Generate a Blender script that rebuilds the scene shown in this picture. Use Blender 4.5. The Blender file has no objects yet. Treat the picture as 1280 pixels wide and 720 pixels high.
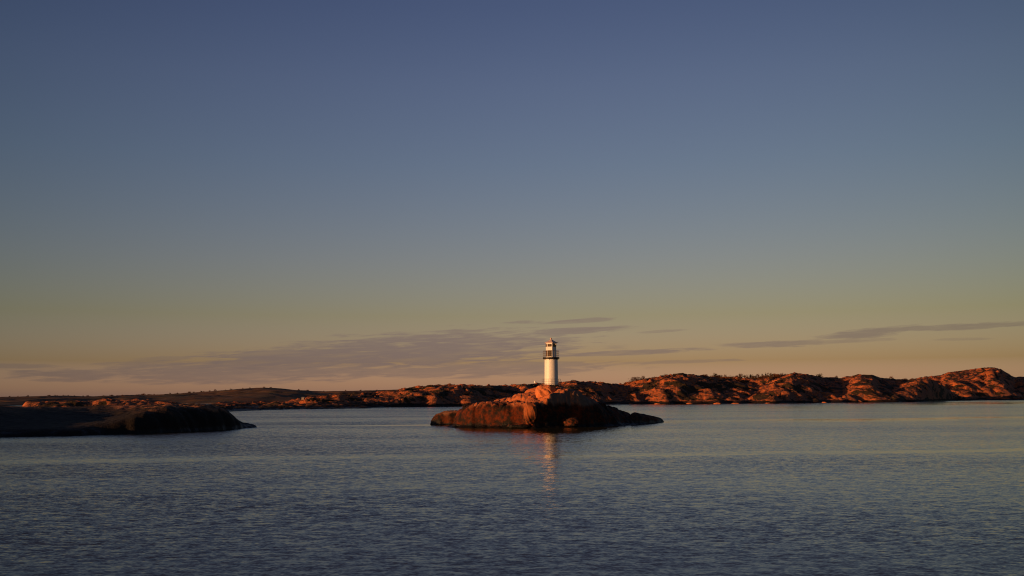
import bpy, bmesh, math, random
import numpy as np
from mathutils import Vector, Matrix

S = bpy.context.scene
C = S.collection
R = math.radians
rng = random.Random(7)

# ------------------------------------------------------------------ camera
F = 1244.0                      # focal length in photo pixels (1280 wide)
H = 6.3                         # eye height above the water
TILT, ROLL = 6.19, 0.22
cam = bpy.data.cameras.new('camera')
cam.sensor_width = 36.0
cam.lens = F / 1280 * 36
cam.clip_end = 60000
cam.clip_start = 0.5
co = bpy.data.objects.new('camera', cam)
C.objects.link(co)
CM = Matrix.Rotation(R(90 + TILT), 4, 'X') @ Matrix.Rotation(R(-ROLL), 4, 'Z')
co.matrix_world = Matrix.Translation((0, 0, H)) @ CM
S.camera = co
M3 = CM.to_3x3()


def ray(px, py):
    return M3 @ Vector(((px - 640) / F, (360 - py) / F, -1.0))


def at(px, py, Y):
    d = ray(px, py)
    return Vector((0, 0, H)) + d * (Y / d.y)


def shore(px, py):
    d = ray(px, py)
    return Vector((0, 0, H)) + d * (-H / d.z)


def ang(px, py):
    """lateral and vertical slope of a sight line"""
    d = ray(px, py)
    return d.x / d.y, d.z / d.y


# ------------------------------------------------------------------ sun + sky
SUN_AZ, SUN_EL = 238.0, 4.6
S.view_settings.view_transform = 'Standard'
S.view_settings.look = 'None'
S.view_settings.gamma = 1
S.view_settings.exposure = 0
S.view_settings.use_curve_mapping = False
sd = Vector((math.sin(R(SUN_AZ)) * math.cos(R(SUN_EL)), math.cos(R(SUN_AZ)) * math.cos(R(SUN_EL)), math.sin(R(SUN_EL))))
sl = bpy.data.lights.new('sun', 'SUN')
sl.energy = 5.0
sl.angle = R(0.5)
sl.color = (1.0, 0.465, 0.17)
so = bpy.data.objects.new('sun', sl)
so.rotation_euler = sd.to_track_quat('Z', 'Y').to_euler()
so.location = sd * 100
C.objects.link(so)


class NB:
    """small node-building helper"""
    def __init__(s, nt):
        s.nt = nt

    def n(s, t, **k):
        x = s.nt.nodes.new(t)
        for a, b in k.items():
            setattr(x, a, b)
        return x

    def put(s, sock, v):
        if isinstance(v, bpy.types.NodeSocket):
            s.nt.links.new(v, sock)
        elif isinstance(v, (tuple, list)) and sock.type == 'RGBA' and len(v) == 3:
            sock.default_value = (*v, 1)
        else:
            sock.default_value = v

    def m(s, op, a, b=0.0, c=0.0, clamp=False):
        x = s.n('ShaderNodeMath', operation=op, use_clamp=clamp)
        s.put(x.inputs[0], a)
        s.put(x.inputs[1], b)
        s.put(x.inputs[2], c)
        return x.outputs[0]

    def step(s, v, a, b, t0=0.0, t1=1.0, kind='SMOOTHSTEP'):
        x = s.n('ShaderNodeMapRange', interpolation_type=kind)
        for i, q in enumerate((v, a, b, t0, t1)):
            s.put(x.inputs[i], q)
        return x.outputs[0]

    def mix(s, f, a, b, blend='MIX'):
        x = s.n('ShaderNodeMix', data_type='RGBA', blend_type=blend)
        s.put(x.inputs[0], f)
        s.put(x.inputs[6], a)
        s.put(x.inputs[7], b)
        return x.outputs[2]

    def noise(s, vec, scale, detail=3.0, rough=0.5, dist=0.0, dim='3D'):
        x = s.n('ShaderNodeTexNoise', noise_dimensions=dim)
        s.put(x.inputs['Vector'], vec)
        s.put(x.inputs['Scale'], scale)
        s.put(x.inputs['Detail'], detail)
        s.put(x.inputs['Roughness'], rough)
        s.put(x.inputs['Distortion'], dist)
        return x.outputs[0]

    def scale(s, vec, sc, rot=(0, 0, 0), loc=(0, 0, 0)):
        x = s.n('ShaderNodeMapping')
        s.put(x.inputs[0], vec)
        x.inputs[1].default_value = loc
        x.inputs[2].default_value = rot
        x.inputs[3].default_value = sc
        return x.outputs[0]


w = bpy.data.worlds.new('World')
S.world = w
w.use_nodes = True
nb = NB(w.node_tree)
bg = w.node_tree.nodes['Background']
sk = nb.n('ShaderNodeTexSky', sky_type='NISHITA', sun_disc=False)
sk.sun_elevation = R(3.5)
sk.sun_rotation = R(SUN_AZ)
sk.altitude = 0
tc = nb.n('ShaderNodeTexCoord')
sep = nb.n('ShaderNodeSeparateXYZ')
nb.put(sep.inputs[0], tc.outputs['Generated'])
sx, sy, sz = sep.outputs
el = nb.m('MULTIPLY', nb.m('ARCSINE', sz), 180 / math.pi)          # degrees
az = nb.m('MULTIPLY', nb.m('ARCTAN2', sx, sy), 180 / math.pi)
# evening air: tint of the clear sky by elevation (more dust near the horizon)
ramp = nb.n('ShaderNodeValToRGB')
BG = 0.13
tints = [(0.0, (.29, .285, 1.15)), (0.46, (.272, .262, .90)), (1.93, (.150, .135, .270)), (4.54, (.128, .115, .146)),
         (7.75, (.121, .111, .153)), (13.2, (.104, .104, .154)), (17.7, (.097, .095, .149)), (22.1, (.080, .0805, .136)),
         (45, (.068, .070, .125))]
KK = 8.0
while len(ramp.color_ramp.elements) < len(tints):
    ramp.color_ramp.elements.new(0.5)
for e, (a, c) in zip(ramp.color_ramp.elements, tints):
    e.position = a / 45.0
    e.color = tuple(v / BG / KK for v in c) + (1,)
nb.put(ramp.inputs[0], nb.m('DIVIDE', el, 45.0, clamp=True))
sky = nb.mix(1.0, sk.outputs[0], ramp.outputs[0], 'MULTIPLY')
skv = nb.n('ShaderNodeVectorMath', operation='SCALE')
nb.put(skv.inputs[0], sky)
skv.inputs['Scale'].default_value = KK
sky = skv.outputs[0]
# thin stratus low over the horizon: (azimuth, elevation, half width, half height, tilt, strength) in degrees
comb = nb.n('ShaderNodeCombineXYZ')
nb.put(comb.inputs[0], nb.m('MULTIPLY', az, 0.16))
nb.put(comb.inputs[1], nb.m('MULTIPLY', nb.m('SUBTRACT', el, nb.m('MULTIPLY', az, 0.045)), 1.9))
streak = nb.noise(comb.outputs[0], 1.6, 6, 0.6, 0.4)
comb2 = nb.n('ShaderNodeCombineXYZ')
nb.put(comb2.inputs[0], nb.m('MULTIPLY', az, 0.55))
nb.put(comb2.inputs[1], nb.m('MULTIPLY', nb.m('SUBTRACT', el, nb.m('MULTIPLY', az, 0.05)), 6.0))
fine = nb.noise(comb2.outputs[0], 1.0, 5, 0.6, 0.3)
warp = nb.m('ADD', nb.m('MULTIPLY', nb.m('SUBTRACT', streak, 0.5), 1.5), nb.m('MULTIPLY', nb.m('SUBTRACT', fine, 0.5), 1.5))


def cl(px, py, hw, hh, slope, k):
    ux, uz = ang(px, py)
    return (math.degrees(math.atan(ux)), math.degrees(math.atan2(uz, math.hypot(1, ux))), hw * .046, hh * .046, slope, k)


clouds = [cl(535, 438, 165, 21, .045, 1.0), cl(400, 447, 150, 14, .065, .95), cl(330, 462, 170, 14, .02, .75), cl(600, 462, 150, 9, .02, .7),
          cl(250, 470, 110, 9, 0, .7), cl(90, 468, 60, 7, .0, .7), cl(20, 458, 40, 3, 0, .5), cl(205, 449, 36, 3, .02, .4),
          cl(722, 413, 62, 4.0, .05, .9), cl(728, 401, 40, 2.6, .06, .8), cl(654, 403, 26, 2, .05, .6), cl(780, 441, 105, 2.6, .035, .85),
          cl(850, 452, 70, 2, .02, .5), cl(830, 414, 26, 1.5, .05, .5), cl(640, 441, 60, 2.5, .03, .8),
          cl(1088, 416, 52, 5.0, .08, .8), cl(970, 430, 62, 3.6, .01, .75), cl(1215, 408, 95, 3.2, .02, .7), cl(1045, 427, 60, 2.2, .02, .5),
          cl(910, 450, 22, 1.5, 0, .5), cl(1200, 424, 30, 1.5, 0, .35)]
tot = None
for (a0, e0, hw, hh, sl_, k) in clouds:
    dx = nb.m('SUBTRACT', az, a0)
    dy = nb.m('SUBTRACT', nb.m('SUBTRACT', el, e0), nb.m('MULTIPLY', dx, sl_))
    qx = nb.m('POWER', nb.m('ABSOLUTE', nb.m('DIVIDE', dx, hw)), 2.0)
    qy = nb.m('POWER', nb.m('ABSOLUTE', nb.m('DIVIDE', dy, hh)), 2.0)
    d = nb.m('ADD', nb.m('ADD', qx, qy), nb.m('MULTIPLY', warp, 2.5))
    v = nb.step(d, 0.30, 1.75, k, 0.0)
    tot = v if tot is None else nb.m('MAXIMUM', tot, v)
tot = nb.m('MULTIPLY', tot, nb.step(streak, 0.25, 0.55, 0.55, 1.0))
# the same thin cloud also drifts over the rest of the low sky, faintly
ccol = nb.mix(nb.step(el, 0.0, 4.0), (.190, .122, .098), (.212, .158, .130))
cc2 = nb.n('ShaderNodeVectorMath', operation='SCALE')
nb.put(cc2.inputs[0], ccol)
cc2.inputs['Scale'].default_value = 1 / BG
# clouds take the brightness of the air around them from west to east
ccs = nb.mix(1.0, cc2.outputs[0], nb.mix(nb.step(az, -30, 30, kind='LINEAR'), (.90, .90, .93), (1.25, 1.25, 1.2)), 'MULTIPLY')
allsky = nb.mix(tot, sky, ccs)
# lens vignette painted into the sky by azimuth; also dims rear to cut ambient
aaz = nb.m('ABSOLUTE', nb.m('SUBTRACT', az, 1.0))
sq = nb.m('MINIMUM', nb.m('POWER', nb.m('DIVIDE', aaz, 28.0), 2.0), 1.75)
fc = nb.n('ShaderNodeCombineXYZ')
for i_, q_ in enumerate((-.30, -.25, -.26)):
    east = nb.m('ADD', 1.0, nb.m('MULTIPLY', nb.m('MAXIMUM', nb.m('MINIMUM', az, 30.0), -30.0), (-.0015, -.002, -.004)[i_]))
    nb.put(fc.inputs[i_], nb.m('MULTIPLY', nb.m('ADD', nb.m('MULTIPLY', sq, q_), 1.0), east))
fv = nb.n('ShaderNodeVectorMath', operation='MULTIPLY')
nb.put(fv.inputs[0], allsky)
nb.put(fv.inputs[1], fc.outputs[0])
nb.put(bg.inputs[0], fv.outputs[0])
bg.inputs[1].default_value = BG

# ------------------------------------------------------------------ numpy noise
PERM = np.random.RandomState(11).permutation(4096).astype(np.int64)


def h2(ix, iy, s=0):
    return PERM[(PERM[(ix + s * 131) & 4095] + iy * 7 + s * 17) & 4095]


def perlin(x, y, s=0):
    ix = np.floor(x).astype(np.int64)
    iy = np.floor(y).astype(np.int64)
    fx, fy = x - ix, y - iy
    u = fx * fx * fx * (fx * (fx * 6 - 15) + 10)
    v = fy * fy * fy * (fy * (fy * 6 - 15) + 10)

    def g(a, b, dx, dy):
        t = h2(a, b, s) * (2 * math.pi / 4096)
        return np.cos(t) * dx + np.sin(t) * dy
    a = g(ix, iy, fx, fy)
    b = g(ix + 1, iy, fx - 1, fy)
    c = g(ix, iy + 1, fx, fy - 1)
    d = g(ix + 1, iy + 1, fx - 1, fy - 1)
    return ((a + (b - a) * u) * (1 - v) + (c + (d - c) * u) * v) * 1.5


def fbm(x, y, o=4, s=0, g=0.5):
    r = 0
    a = 1
    for i in range(o):
        r = r + a * perlin(x * 2 ** i, y * 2 ** i, s + i)
        a *= g
    return r


def billow(x, y, o=3, s=0, g=0.5):
    """rounded lumps with sharp creases: ice-smoothed granite"""
    r = 0
    a = 1
    for i in range(o):
        r = r + a * np.sqrt(np.abs(perlin(x * 2 ** i, y * 2 ** i, s + i)) + 1e-4)
        a *= g
    return r


def worley(x, y, s=0, want='f1'):
    ix = np.floor(x).astype(np.int64)
    iy = np.floor(y).astype(np.int64)
    f1 = np.full(x.shape, 9.0)
    f2 = np.full(x.shape, 9.0)
    idv = np.zeros(x.shape)
    for i in (-1, 0, 1):
        for j in (-1, 0, 1):
            a = h2(ix + i, iy + j, s)
            b = h2(ix + i, iy + j, s + 5)
            dx = ix + i + a / 4096 - x
            dy = iy + j + b / 4096 - y
            d = np.sqrt(dx * dx + dy * dy)
            n1 = d < f1
            f2 = np.where(n1, f1, np.minimum(f2, d))
            idv = np.where(n1, h2(ix + i, iy + j, s + 9) / 4096, idv)
            f1 = np.where(n1, d, f1)
    return f1, f2, idv


def slabs(x, y, s=0, tilt=1.0):
    """joint-bounded rock plates, each set at its own height and tilt"""
    ix = np.floor(x).astype(np.int64)
    iy = np.floor(y).astype(np.int64)
    f1 = np.full(x.shape, 9.0)
    f2 = np.full(x.shape, 9.0)
    hv = np.zeros(x.shape)
    for i in (-1, 0, 1):
        for j in (-1, 0, 1):
            a = h2(ix + i, iy + j, s)
            b = h2(ix + i, iy + j, s + 5)
            dx = x - (ix + i + a / 4096)
            dy = y - (iy + j + b / 4096)
            d = np.maximum(np.abs(dx), np.abs(dy)) * .7 + np.sqrt(dx * dx + dy * dy) * .3
            n1 = d < f1
            f2 = np.where(n1, f1, np.minimum(f2, d))
            g = h2(ix + i, iy + j, s + 9) / 4096 - .5 + tilt * (dx * (h2(ix + i, iy + j, s + 21) / 2048 - 1) + dy * (h2(ix + i, iy + j, s + 23) / 2048 - 1))
            hv = np.where(n1, g, hv)
            f1 = np.where(n1, d, f1)
    return hv - .55 * np.exp(-((f2 - f1) / .07) ** 2)


def sstep(x, a, b):
    t = np.clip((x - a) / (b - a), 0, 1)
    return t * t * (3 - 2 * t)


# ------------------------------------------------------------------ materials
def mat(name, col=None, rough=0.8, metal=0.0, spec=0.3):
    m = bpy.data.materials.new(name)
    m.use_nodes = True
    b = m.node_tree.nodes['Principled BSDF']
    b.inputs['Roughness'].default_value = rough
    b.inputs['Metallic'].default_value = metal
    b.inputs['Specular IOR Level'].default_value = spec
    n = NB(m.node_tree)
    if col is not None:
        tc_ = n.n('ShaderNodeTexCoord')
        f = n.noise(tc_.outputs['Object'], 3.0, 4, 0.6)
        n.put(b.inputs['Base Color'], n.mix(n.step(f, 0.3, 0.7), tuple(v * .86 for v in col), tuple(min(1, v * 1.08) for v in col)))
    return m, n, b


def rock_mat(name, s, line, blur, dry_a, dry_b, weath=0.5, heather=0.0, dark=(.010, .0075, .006), bump=0.5, stain=(.115, .019, .002), side=0.0, heath=0.0, wz=(.35, 1.0)):
    """granite. s: size of the pattern (m); line: height of the black lichen zone"""
    m, n, b = mat(name, None, 0.85, 0, 0.25)
    g = n.n('ShaderNodeNewGeometry')
    P = g.outputs['Position']
    sp = n.n('ShaderNodeSeparateXYZ')
    n.put(sp.inputs[0], P)
    n1 = n.noise(P, 0.35 / s, 5, 0.6)
    n2 = n.noise(P, 1.7 / s, 5, 0.65)
    n3 = n.noise(n.scale(P, (1.0, 1.0, 0.22)), 1.1 / s, 4, 0.6)       # runs down the faces
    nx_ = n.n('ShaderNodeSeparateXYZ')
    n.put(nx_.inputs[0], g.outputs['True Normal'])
    col = n.mix(n.step(n1, 0.35, 0.65), dry_a, dry_b)
    col = n.mix(n.m('MULTIPLY', n.step(n2, 0.5, 0.72), weath), col, (.14, .10, .075))         # grey crust lichen
    col = n.mix(n.m('MULTIPLY', n.step(n3, 0.56, 0.7), weath), col, (.06, .035, .025))       # dark streaks
    if side > 0:                                                     # grey shade tone painted on faces turned right, away from the sun
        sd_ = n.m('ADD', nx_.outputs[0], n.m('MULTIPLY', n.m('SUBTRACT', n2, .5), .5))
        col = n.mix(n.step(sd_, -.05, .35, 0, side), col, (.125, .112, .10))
    if heath > 0:                                                    # heath and juniper filling the hollows
        hp = n.noise(n.scale(P, (1, 1, 2.2), (0, 0, R(28))), .16 / s, 5, .62, .6)
        col = n.mix(n.step(hp, .56 - heath * .1, .60 - heath * .1), col, n.mix(n.step(n2, .4, .6), (.030, .024, .013), (.060, .034, .016)))
    if heather > 0:
        nz = n.n('ShaderNodeSeparateXYZ')
        n.put(nz.inputs[0], g.outputs['True Normal'])
        hm = n.m('MULTIPLY', n.step(nz.outputs[2], 0.80, 0.97), n.step(n.m('ADD', n1, n.m('MULTIPLY', n2, .4)), 0.70 - heather * .3, 0.85 - heather * .3))
        col = n.mix(hm, col, (.050, .028, .014))
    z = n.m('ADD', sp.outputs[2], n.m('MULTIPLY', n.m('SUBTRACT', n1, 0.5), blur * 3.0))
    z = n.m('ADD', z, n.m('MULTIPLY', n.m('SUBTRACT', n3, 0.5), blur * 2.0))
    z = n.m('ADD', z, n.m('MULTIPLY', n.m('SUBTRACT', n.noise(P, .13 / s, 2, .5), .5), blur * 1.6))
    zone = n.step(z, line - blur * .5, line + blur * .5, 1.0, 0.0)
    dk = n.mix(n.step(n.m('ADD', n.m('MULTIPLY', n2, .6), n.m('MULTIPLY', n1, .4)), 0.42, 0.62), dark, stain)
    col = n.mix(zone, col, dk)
    wet = n.step(n.m('ADD', sp.outputs[2], n.m('ADD', n.m('MULTIPLY', n.m('SUBTRACT', n2, .5), 1.2), n.m('MULTIPLY', n.m('SUBTRACT', n1, .5), 2.0))), wz[0], wz[1], 1.0, 0.0)
    col = n.mix(wet, col, (.006, .005, .004))
    n.put(b.inputs['Base Color'], col)
    n.put(b.inputs['Roughness'], n.m('SUBTRACT', 0.88, n.m('MULTIPLY', wet, 0.35)))
    bp = n.n('ShaderNodeBump')
    bp.inputs['Strength'].default_value = bump
    bp.inputs['Distance'].default_value = 0.35 * s
    n.put(bp.inputs['Height'], n.m('ADD', n2, n.m('MULTIPLY', n.noise(P, 6.0 / s, 3, 0.6), 0.35)))
    n.put(b.inputs['Normal'], bp.outputs[0])
    return m


GA, GB = (.54, .155, .05), (.42, .13, .05)
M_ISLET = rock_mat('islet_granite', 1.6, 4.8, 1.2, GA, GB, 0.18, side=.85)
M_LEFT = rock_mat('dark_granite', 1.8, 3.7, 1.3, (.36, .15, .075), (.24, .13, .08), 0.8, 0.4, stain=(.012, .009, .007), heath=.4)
M_BOULD = rock_mat('boulder_granite', 1.2, 0.9, 0.3, (.62, .20, .07), (.52, .17, .065), 0.10)
M_LEDGE = rock_mat('ledge_granite', 2.5, .1, 0.1, (.60, .175, .060), (.44, .135, .050), 0.2, wz=(-.6, .1))
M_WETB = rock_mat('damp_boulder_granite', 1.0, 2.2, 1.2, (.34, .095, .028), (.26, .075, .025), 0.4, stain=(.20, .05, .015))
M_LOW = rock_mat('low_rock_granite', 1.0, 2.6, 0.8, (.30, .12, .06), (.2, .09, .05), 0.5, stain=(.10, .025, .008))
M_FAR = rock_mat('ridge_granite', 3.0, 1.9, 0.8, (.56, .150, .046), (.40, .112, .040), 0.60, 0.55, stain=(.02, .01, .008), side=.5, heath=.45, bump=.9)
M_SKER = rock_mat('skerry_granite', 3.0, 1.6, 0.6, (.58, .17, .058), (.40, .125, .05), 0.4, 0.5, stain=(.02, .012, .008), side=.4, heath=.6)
M_VEG, vn, vb = mat('heath_and_scrub', None, 0.95, 0, 0.1)
g_ = vn.n('ShaderNodeNewGeometry')
q1 = vn.noise(g_.outputs['Position'], 0.02, 5, 0.65)
q2 = vn.noise(g_.outputs['Position'], 0.12, 4, 0.6)
c_ = vn.mix(vn.step(q1, .4, .6), (.14, .080, .050), (.080, .066, .050))
c_ = vn.mix(vn.step(q2, .60, .72, 0, .6), c_, (.15, .075, .045))
vn.put(vb.inputs['Base Color'], c_)


# ------------------------------------------------------------------ object helpers
def tag(o, label=None, cat=None, group=None, kind=None):
    if label:
        o['label'] = label
    if cat:
        o['category'] = cat
    if group:
        o['group'] = group
    if kind:
        o['kind'] = kind
    return o


def link(name, me, m=None, parent=None, smooth=False):
    o = bpy.data.objects.new(name, me)
    C.objects.link(o)
    if m:
        me.materials.append(m)
    if parent:
        o.parent = parent
    if smooth:
        me.polygons.foreach_set('use_smooth', np.ones(len(me.polygons), dtype=bool))
    return o


def empty(name, loc, rz=0):
    o = bpy.data.objects.new(name, None)
    o.location = loc
    o.rotation_euler = (0, 0, rz)
    o.empty_display_size = 0.3
    C.objects.link(o)
    return o


def grid_mesh(name, X, Y, Z, m, keep=None, smooth=True):
    ny, nx = X.shape
    me = bpy.data.meshes.new(name)
    co_ = np.stack([X, Y, Z], -1).reshape(-1, 3).astype(np.float32)
    idx = np.arange(nx * ny).reshape(ny, nx)
    q = np.stack([idx[:-1, :-1], idx[:-1, 1:], idx[1:, 1:], idx[1:, :-1]], -1).reshape(-1, 4)
    zz = Z.reshape(-1)
    ok = (zz[q].max(1) > -0.9)
    q = q[ok]
    used = np.zeros(len(co_), bool)
    used[q.reshape(-1)] = True
    mp = np.cumsum(used) - 1
    co_ = co_[used]
    q = mp[q]
    me.vertices.add(len(co_))
    me.vertices.foreach_set('co', co_.reshape(-1))
    me.loops.add(len(q) * 4)
    me.loops.foreach_set('vertex_index', q.reshape(-1).astype(np.int32))
    me.polygons.add(len(q))
    me.polygons.foreach_set('loop_start', np.arange(0, len(q) * 4, 4, dtype=np.int32))
    me.polygons.foreach_set('loop_total', np.full(len(q), 4, dtype=np.int32))
    me.update(calc_edges=True)
    return link(name, me, m, None, smooth)


def poly_sd(X, Y, P):
    """signed distance to polygon, positive inside"""
    d = np.full(X.shape, 1e9)
    ins = np.zeros(X.shape, bool)
    n = len(P)
    for i in range(n):
        ax, ay = P[i]
        bx, by = P[(i + 1) % n]
        ex, ey = bx - ax, by - ay
        t = np.clip(((X - ax) * ex + (Y - ay) * ey) / (ex * ex + ey * ey), 0, 1)
        d = np.minimum(d, np.hypot(X - ax - t * ex, Y - ay - t * ey))
        c = ((ay > Y) != (by > Y)) & (X < (bx - ax) * (Y - ay) / (by - ay + 1e-12) + ax)
        ins ^= c
    return np.where(ins, d, -d)


def rbf(X, Y, pts, r):
    wsum = 0
    vs = 0
    for (a, b, z) in pts:
        ww = np.exp(-((X - a) ** 2 + (Y - b) ** 2) / (2 * r * r)) + 1e-6
        wsum = wsum + ww
        vs = vs + ww * z
    return vs / wsum


def skyline(X, Y, Z, targets, keep=1.0, sigma=3, base=0.5, it=5):
    """stretch a landform's heights so that its crest meets the surveyed one. targets: [(px, py)]"""
    us = np.array([ang(*t)[0] for t in targets])
    ws = np.array([ang(*t)[1] for t in targets])
    o = np.argsort(us)
    us, ws = us[o], ws[o]
    U = X / Y
    nb_ = 400
    lo, hi = us[0], us[-1]
    b = np.clip(((U - lo) / (hi - lo) * nb_).astype(int), -1, nb_)
    inside = (U >= lo) & (U < hi)
    centers = lo + (np.arange(nb_) + .5) / nb_ * (hi - lo)
    tw = np.interp(centers, us, ws)
    Z = Z.copy()
    for _ in range(it):
        tan = (Z - H) / Y
        mx = np.full(nb_, -9.0)
        np.maximum.at(mx, b[inside], tan[inside])
        # z at the maximum
        arg = np.zeros(nb_)
        zz = np.zeros(nb_)
        flat = np.where(inside)
        order = np.argsort(tan[flat])
        arg[b[flat][order]] = Y[flat][order]
        zz[b[flat][order]] = Z[flat][order]
        need = np.clip(tw * arg + H, base, None)
        sc = np.clip(need / np.maximum(zz, .6), .5, 1.6)
        has = mx > -5
        sc = np.interp(np.arange(nb_), np.arange(nb_)[has], sc[has])
        sc = np.median(np.stack([np.roll(sc, q_) for q_ in range(-4, 5)]), 0)
        k = np.exp(-np.arange(-12, 13) ** 2 / (2 * sigma ** 2))
        k /= k.sum()
        sc = np.convolve(np.pad(sc, 12, mode='edge'), k, 'valid')
        sg = np.interp(U, centers, sc)
        Z = np.where(Z > 0, Z * sg, Z)
    return Z


TER = {}


def ground(name, x, y):
    X, Y, Z = TER[name]
    j = int(np.clip(round((x - X[0, 0]) / (X[0, 1] - X[0, 0])), 0, X.shape[1] - 1))
    i = int(np.clip(round((y - Y[0, 0]) / (Y[1, 0] - Y[0, 0])), 0, X.shape[0] - 1))
    return float(Z[i, j])


def crest(name, px):
    """point of a landform that stands highest in direction px"""
    X, Y, Z = TER[name]
    u = ang(px, 480)[0]
    best = None
    for i in range(X.shape[0]):
        y = Y[i, 0]
        j = int(round((u * y - X[0, 0]) / (X[0, 1] - X[0, 0])))
        if 0 <= j < X.shape[1]:
            t = (Z[i, j] - H) / y
            if best is None or t > best[0]:
                best = (t, u * y, y, Z[i, j])
    return Vector(best[1:])


# ------------------------------------------------------------------ water
me = bpy.data.meshes.new('water')
me.from_pydata([(-14000, -900, 0), (14000, -900, 0), (14000, 26000, 0), (-14000, 26000, 0)], [], [(0, 1, 2, 3)])
M_W, n, b = mat('sea_water', None, 0.03, 0, 0.5)
b.inputs['Base Color'].default_value = (.034, .032, .013, 1)
b.inputs['IOR'].default_value = 1.27
b.inputs['Specular Tint'].default_value = (1.0, .91, .68, 1)
g = n.n('ShaderNodeNewGeometry')
P = g.outputs['Position']
sp = n.n('ShaderNodeSeparateXYZ')
n.put(sp.inputs[0], P)
wx, wy, _ = sp.outputs
# wind: ruffled everywhere except along a few slicks
lowf = n.noise(n.scale(P, (.35, 1.0, 1)), 0.030, 3, 0.5)
edge = n.noise(n.scale(P, (.25, 1.0, 1)), 0.10, 3, 0.55)

meander = n.noise(n.scale(P, (1.0, .3, 1)), 0.022, 2, 0.5)


def slick(p1, p2, half, soft, k):
    """calm lane between two points on the water"""
    (x1, y1), (x2, y2) = p1, p2
    L = math.hypot(x2 - x1, y2 - y1)
    nx, ny = -(y2 - y1) / L, (x2 - x1) / L
    d = n.m('ADD', n.m('MULTIPLY', n.m('SUBTRACT', wx, x1), nx), n.m('MULTIPLY', n.m('SUBTRACT', wy, y1), ny))
    d = n.m('ADD', d, n.m('MULTIPLY', n.m('SUBTRACT', edge, .5), soft * 2))
    d = n.m('ADD', d, n.m('MULTIPLY', n.m('SUBTRACT', lowf, .5), soft * 6))
    d = n.m('ADD', d, n.m('MULTIPLY', n.m('SUBTRACT', meander, .5), half * 3.2))
    return n.m('MULTIPLY', n.step(n.m('ABSOLUTE', d), half * .3, half + soft * .9, k, 0.0), n.step(n.m('ADD', edge, n.m('MULTIPLY', meander, .5)), .55, .80, .45, 1.0))


def sh2(px, py):
    v = shore(px, py)
    return (v.x, v.y)


calm = slick(sh2(0, 577), sh2(640, 570), 3.2, 2.0, .55)
calm2 = slick(sh2(640, 571), sh2(1280, 562), 3.0, 2.0, .62)
s1 = n.step(wx, -12, 8, 1.0, 0.0)
calm = n.m('MAXIMUM', n.m('MULTIPLY', calm, s1), n.m('MULTIPLY', calm2, n.m('SUBTRACT', 1.0, s1)))
c3 = slick(sh2(820, 527), sh2(1280, 522), 12, 10, .78)
c3 = n.m('MULTIPLY', c3, n.step(wx, 15, 35))
c4 = slick(sh2(310, 533), sh2(560, 531), 6, 3, .85)
c4 = n.m('MULTIPLY', n.m('MULTIPLY', c4, n.step(wx, -6, -20)), n.step(wx, -75, -50))
c5 = slick(sh2(1000, 508), sh2(1280, 503), 50, 30, .8)
c5 = n.m('MULTIPLY', c5, n.step(wx, 150, 300))
c6 = n.step(wy, 900, 1400, 0, .9)          # sheltered water behind the skerries
for c in (c3, c4, c5, c6):
    calm = n.m('MAXIMUM', calm, c)
amp = n.m('MULTIPLY', n.m('SUBTRACT', 1.0, calm), n.m('MULTIPLY', n.step(lowf, .28, .72, .60, 1.4), n.step(wx, 12, -45, .97, 1.8)))


def slopes(scale_, rot, loc, sc, detail, kx, ky):
    x = n.n('ShaderNodeTexNoise', noise_dimensions='3D')
    n.put(x.inputs['Vector'], n.scale(P, scale_, (0, 0, R(rot)), loc))
    x.inputs['Scale'].default_value = sc
    x.inputs['Detail'].default_value = detail
    x.inputs['Roughness'].default_value = .55
    x.inputs['Distortion'].default_value = .25
    q = n.n('ShaderNodeSeparateXYZ')
    n.put(q.inputs[0], x.outputs['Color'])
    return n.m('MULTIPLY', n.m('SUBTRACT', q.outputs[0], .5), kx), n.m('MULTIPLY', n.m('SUBTRACT', q.outputs[1], .5), ky)


LEAN = .047
# facets of the ripples (swell, wavelets, capillaries) as slopes in x and y
parts_ = [slopes((.45, 1.0, 1), -7, (0, 0, 0), 1.0, 2, .11, .12), slopes((.60, 1.0, 1), 12, (7, 3, 0), 3.0, 2, .24, .30), slopes((.7, 1.0, 1), -20, (2, 9, 0), 9.0, 1, .24, .22)]
kx_ = ky_ = None
for (a_, c_) in parts_:
    kx_ = a_ if kx_ is None else n.m('ADD', kx_, a_)
    ky_ = c_ if ky_ is None else n.m('ADD', ky_, c_)
cb_ = n.n('ShaderNodeCombineXYZ')
n.put(cb_.inputs[0], n.m('MULTIPLY', kx_, amp))
# seen from so low, only the near sides of the ripples show: lean the slopes towards the south
lean = n.m('SMOOTH_MAX', n.m('ADD', ky_, LEAN), -0.004, 0.05)
n.put(cb_.inputs[1], n.m('MULTIPLY', n.m('MULTIPLY', lean, -1.0), amp))
cb_.inputs[2].default_value = 1.0
nv = n.n('ShaderNodeVectorMath', operation='NORMALIZE')
n.put(nv.inputs[0], cb_.outputs[0])
n.put(b.inputs['Normal'], nv.outputs[0])
n.put(b.inputs['Roughness'], n.step(amp, 0, 1, .02, .07))
tag(link('water', me, M_W), kind='structure')


# ------------------------------------------------------------------ islet of the lighthouse
def terr(name, x0, x1, y0, y1, step, fn, m, kind='structure'):
    xs = np.arange(x0, x1 + step, step)
    ys = np.arange(y0, y1 + step, step)
    X, Y = np.meshgrid(xs, ys)
    Z = fn(X, Y)
    TER[name] = (X, Y, Z)
    return grid_mesh(name, X, Y, Z, m)


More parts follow.
